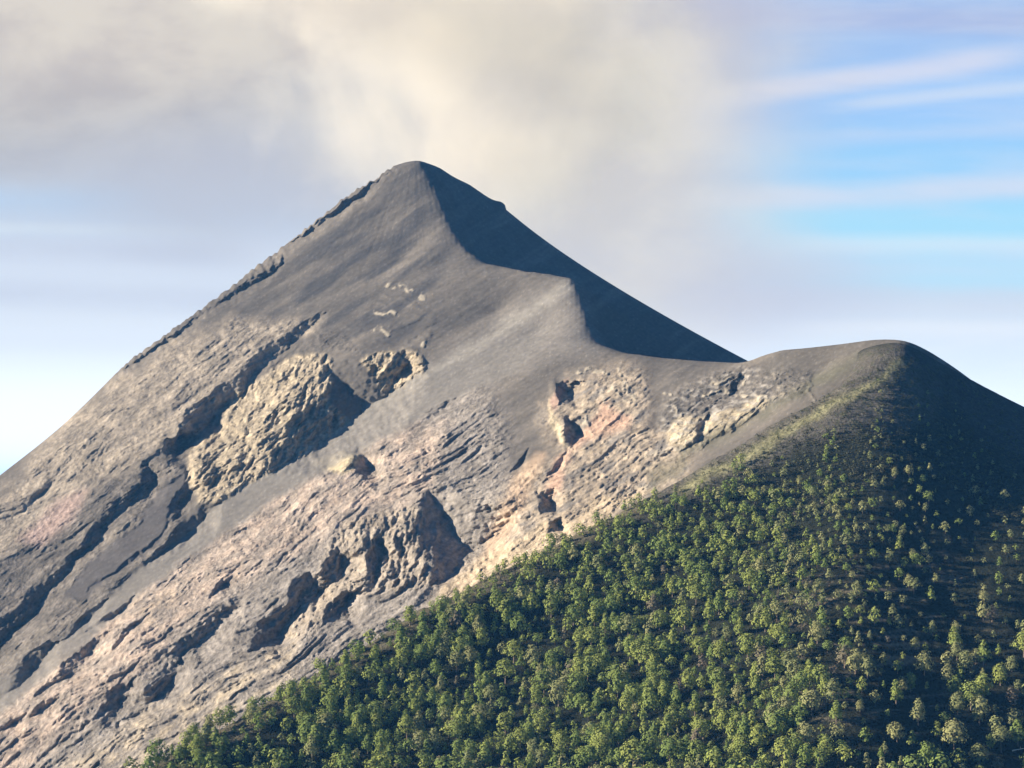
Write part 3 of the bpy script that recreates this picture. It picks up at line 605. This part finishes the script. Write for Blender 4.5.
gl = grad([(500, L(252,252,250)), (400, L(244,246,246)), (340, L(232,236,240)), (260, L(222,228,237)), (205, L(204,220,238)), (150, L(192,198,208)), (0, L(190,190,195))])
gm_ = grad([(500, L(242,243,244)), (350, L(228,231,236)), (280, L(214,216,224)), (200, L(210,220,234)), (100, L(196,202,222)), (0, L(186,190,215))])
gr = grad([(500, L(244,246,247)), (350, L(230,235,239)), (310, L(222,230,238)), (280, L(196,230,246)), (225, L(176,227,249)), (170, L(163,214,250)), (100, L(156,202,250)), (40, L(166,198,240)), (0, L(172,198,236))])
col_ = t.mix(right_m, t.mix(left_m, gm_, gl), gr)
def streak(x0, y0, slope, hw, xa, xb, colr, amt, wob=.012):
    a, b = P2(x0, y0); line_ = t.m('ADD', b, t.m('MULTIPLY', t.m('SUBTRACT', u, a), -slope)); dv = t.m('ADD', t.m('SUBTRACT', v, line_), t.m('MULTIPLY', t.m('SUBTRACT', soft, .5), wob))
    m_ = t.ramp(t.m('ABSOLUTE', dv), hw / F * 1.5, hw / F * .1); m_ = t.m('MULTIPLY', m_, t.ramp(uw, P2(xa - 50, 0)[0], P2(xa + 50, 0)[0])); m_ = t.m('MULTIPLY', m_, t.ramp(uw, P2(xb + 60, 0)[0], P2(xb - 40, 0)[0]))
    return t.mix(t.m('MULTIPLY', m_, t.ramp(cir, .30, .58, amt * .45, amt)), col_, colr)
for a_ in [(860, 79, -.14, 13, 700, 1000, L(222,224,238), .9), (930, 97, -.10, 7, 840, 1200, L(205,222,244), .8), (930, 135, -.05, 9, 760, 1200, L(190,216,246), .7), (880, 190, -.03, 13, 660, 1200, L(216,226,240), .9),
           (900, 243, -.01, 12, 790, 1200, L(216,238,246), .8), (930, 300, .0, 13, 640, 1300, L(216,220,229), .8), (950, 330, .0, 9, 780, 1300, L(240,242,243), .7), (830, 18, .03, 16, 680, 1200, L(178,186,220), .7),
           (60, 250, .03, 13, -400, 220, L(206,211,223), .75), (90, 297, .04, 15, -400, 260, L(210,214,225), .75), (30, 228, .02, 6, -400, 200, L(226,236,242), .6), (40, 200, -.02, 14, -400, 130, L(186,216,246), .6), (120, 345, .02, 10, -400, 180, L(228,231,236), .6)]:
    col_ = streak(*a_)
col_ = t.mix(t.m('MULTIPLY', t.ramp(cir, .45, .66), t.m('MULTIPLY', right_m, .35)), col_, L(214, 226, 242))
col_ = t.mix(t.m('MULTIPLY', blob(740, 285, 130, 45, big, .9, 1.3), .7), col_, L(208, 209, 220))
grey = t.mix(t.ramp(wisp, .36, .62), L(186, 181, 179), L(208, 202, 194)); grey = t.mix(t.ramp(v, P2(0, 140)[1], P2(0, 40)[1]), grey, t.mix(t.ramp(wisp, .38, .62), L(207, 197, 188), L(228, 218, 202)))
col_ = t.mix(blob(110, 40, 400, 150, big, 1.3, 1.1), col_, grey)
col_ = t.mix(t.m('MULTIPLY', blob(235, 185, 170, 62, big, 1.0, 1.5), .8), col_, L(198, 199, 206))
col_ = t.mix(t.m('MULTIPLY', blob(570, 130, 200, 190, big, 1.1, 1.3), .92), col_, t.mix(t.ramp(wisp, .36, .62), L(216, 208, 198), L(236, 226, 206)))
lowf = t.ramp(v, P2(0, 290)[1], P2(0, 500)[1], 1.0, 1.6)
col_ = t.n('ShaderNodeVectorMath', {0: col_, 3: lowf}, operation='SCALE').outputs[0]
bgs = t.n('ShaderNodeBackground', {0: sky.outputs[0], 1: .05}); bgc = t.n('ShaderNodeBackground', {0: col_, 1: 2 ** -EXP * 1.04})
mx = t.n('ShaderNodeMixShader', {0: t.m('MULTIPLY', frontw, .93), 1: bgs.outputs[0], 2: bgc.outputs[0]}); t.n('ShaderNodeOutputWorld', {0: mx.outputs[0]})

# ------------------------------------------------------------------ ash plume (real volume beyond the summit)
pm, t = material('ash_smoke'); g = t.n('ShaderNodeNewGeometry').outputs[0]; sp = t.n('ShaderNodeSeparateXYZ', {0: g}); x, y, z = sp.outputs[0], sp.outputs[1], sp.outputs[2]
nA = t.n('ShaderNodeTexNoise', {'Vector': g, 'Scale': .0030, 'Detail': 6.0, 'Roughness': .55, 'Distortion': .9}).outputs[0]
nB = t.n('ShaderNodeTexNoise', {'Vector': g, 'Scale': .0045, 'Detail': 4.0, 'Roughness': .6}).outputs[0]
# drifting column: centre moves with height
hz_ = t.m('DIVIDE', t.m('SUBTRACT', z, 560), 450)
cx_ = t.m('ADD', -120, t.m('MULTIPLY', hz_, 30)); wid = t.m('ADD', 330, t.m('MULTIPLY', t.m('MAXIMUM', hz_, 0), 250))
rx = t.m('DIVIDE', t.m('SUBTRACT', x, cx_), wid); ry = t.m('DIVIDE', t.m('SUBTRACT', y, 3900), 260)
r = t.m('SQRT', t.m('ADD', t.m('MULTIPLY', rx, rx), t.m('MULTIPLY', ry, ry)))
r = t.m('ADD', r, t.m('MULTIPLY', t.m('SUBTRACT', nA, .5), 2.4)); r = t.m('ADD', r, t.m('MULTIPLY', t.m('SUBTRACT', nB, .5), 1.1))
den = t.m('MULTIPLY', t.ramp(r, .2, 1.0, 1.0, 0.0), t.ramp(z, 480, 720)); den = t.m('MULTIPLY', den, .0034)
pv = t.n('ShaderNodeVolumePrincipled', {'Color': (.925, .85, .71, 1), 'Density': den, 'Anisotropy': .2}); t.n('ShaderNodeOutputMaterial', {1: pv.outputs[0]})
def box(name, lo, hi, mat):
    me = bpy.data.meshes.new(name); vs = [(a, b, c) for a in (lo[0], hi[0]) for b in (lo[1], hi[1]) for c in (lo[2], hi[2])]
    me.from_pydata(vs, [], [(0, 1, 3, 2), (4, 6, 7, 5), (0, 4, 5, 1), (2, 3, 7, 6), (0, 2, 6, 4), (1, 5, 7, 3)]); me.materials.append(mat); me.update()
    o = bpy.data.objects.new(name, me); C.objects.link(o); return o
pl = box('ash_plume', (-900, 3640, 480), (650, 4200, 1150), pm); pl['kind'] = 'stuff'; pl['label'] = 'cream ash cloud drifting up behind the volcano summit'; pl['category'] = 'ash cloud'
hm, t = material('air_haze'); hv = t.n('ShaderNodeVolumePrincipled', {'Color': (.13, .46, 1, 1), 'Density': 2.6e-5, 'Anisotropy': .0}); t.n('ShaderNodeOutputMaterial', {1: hv.outputs[0]})
HAZE = True
if HAZE:
    hb = box('haze', (-R_ - 10, -R_ - 10, -901), (R_ + 10, R_ + 10, 470), hm)
    hb['kind'] = 'stuff'

# ------------------------------------------------------------------ render settings
sc.render.engine = 'CYCLES'; cy = sc.cycles; cy.use_denoising = True; cy.max_bounces = 4; cy.diffuse_bounces = 1; cy.volume_bounces = 3; cy.transparent_max_bounces = 4
cy.volume_step_rate = 1.0; cy.volume_max_steps = 64
vs = sc.view_settings; vs.view_transform = 'Standard'; vs.look = 'None'; vs.exposure = EXP; vs.gamma = 1; vs.use_curve_mapping = False
print('done', time.time() - T0)
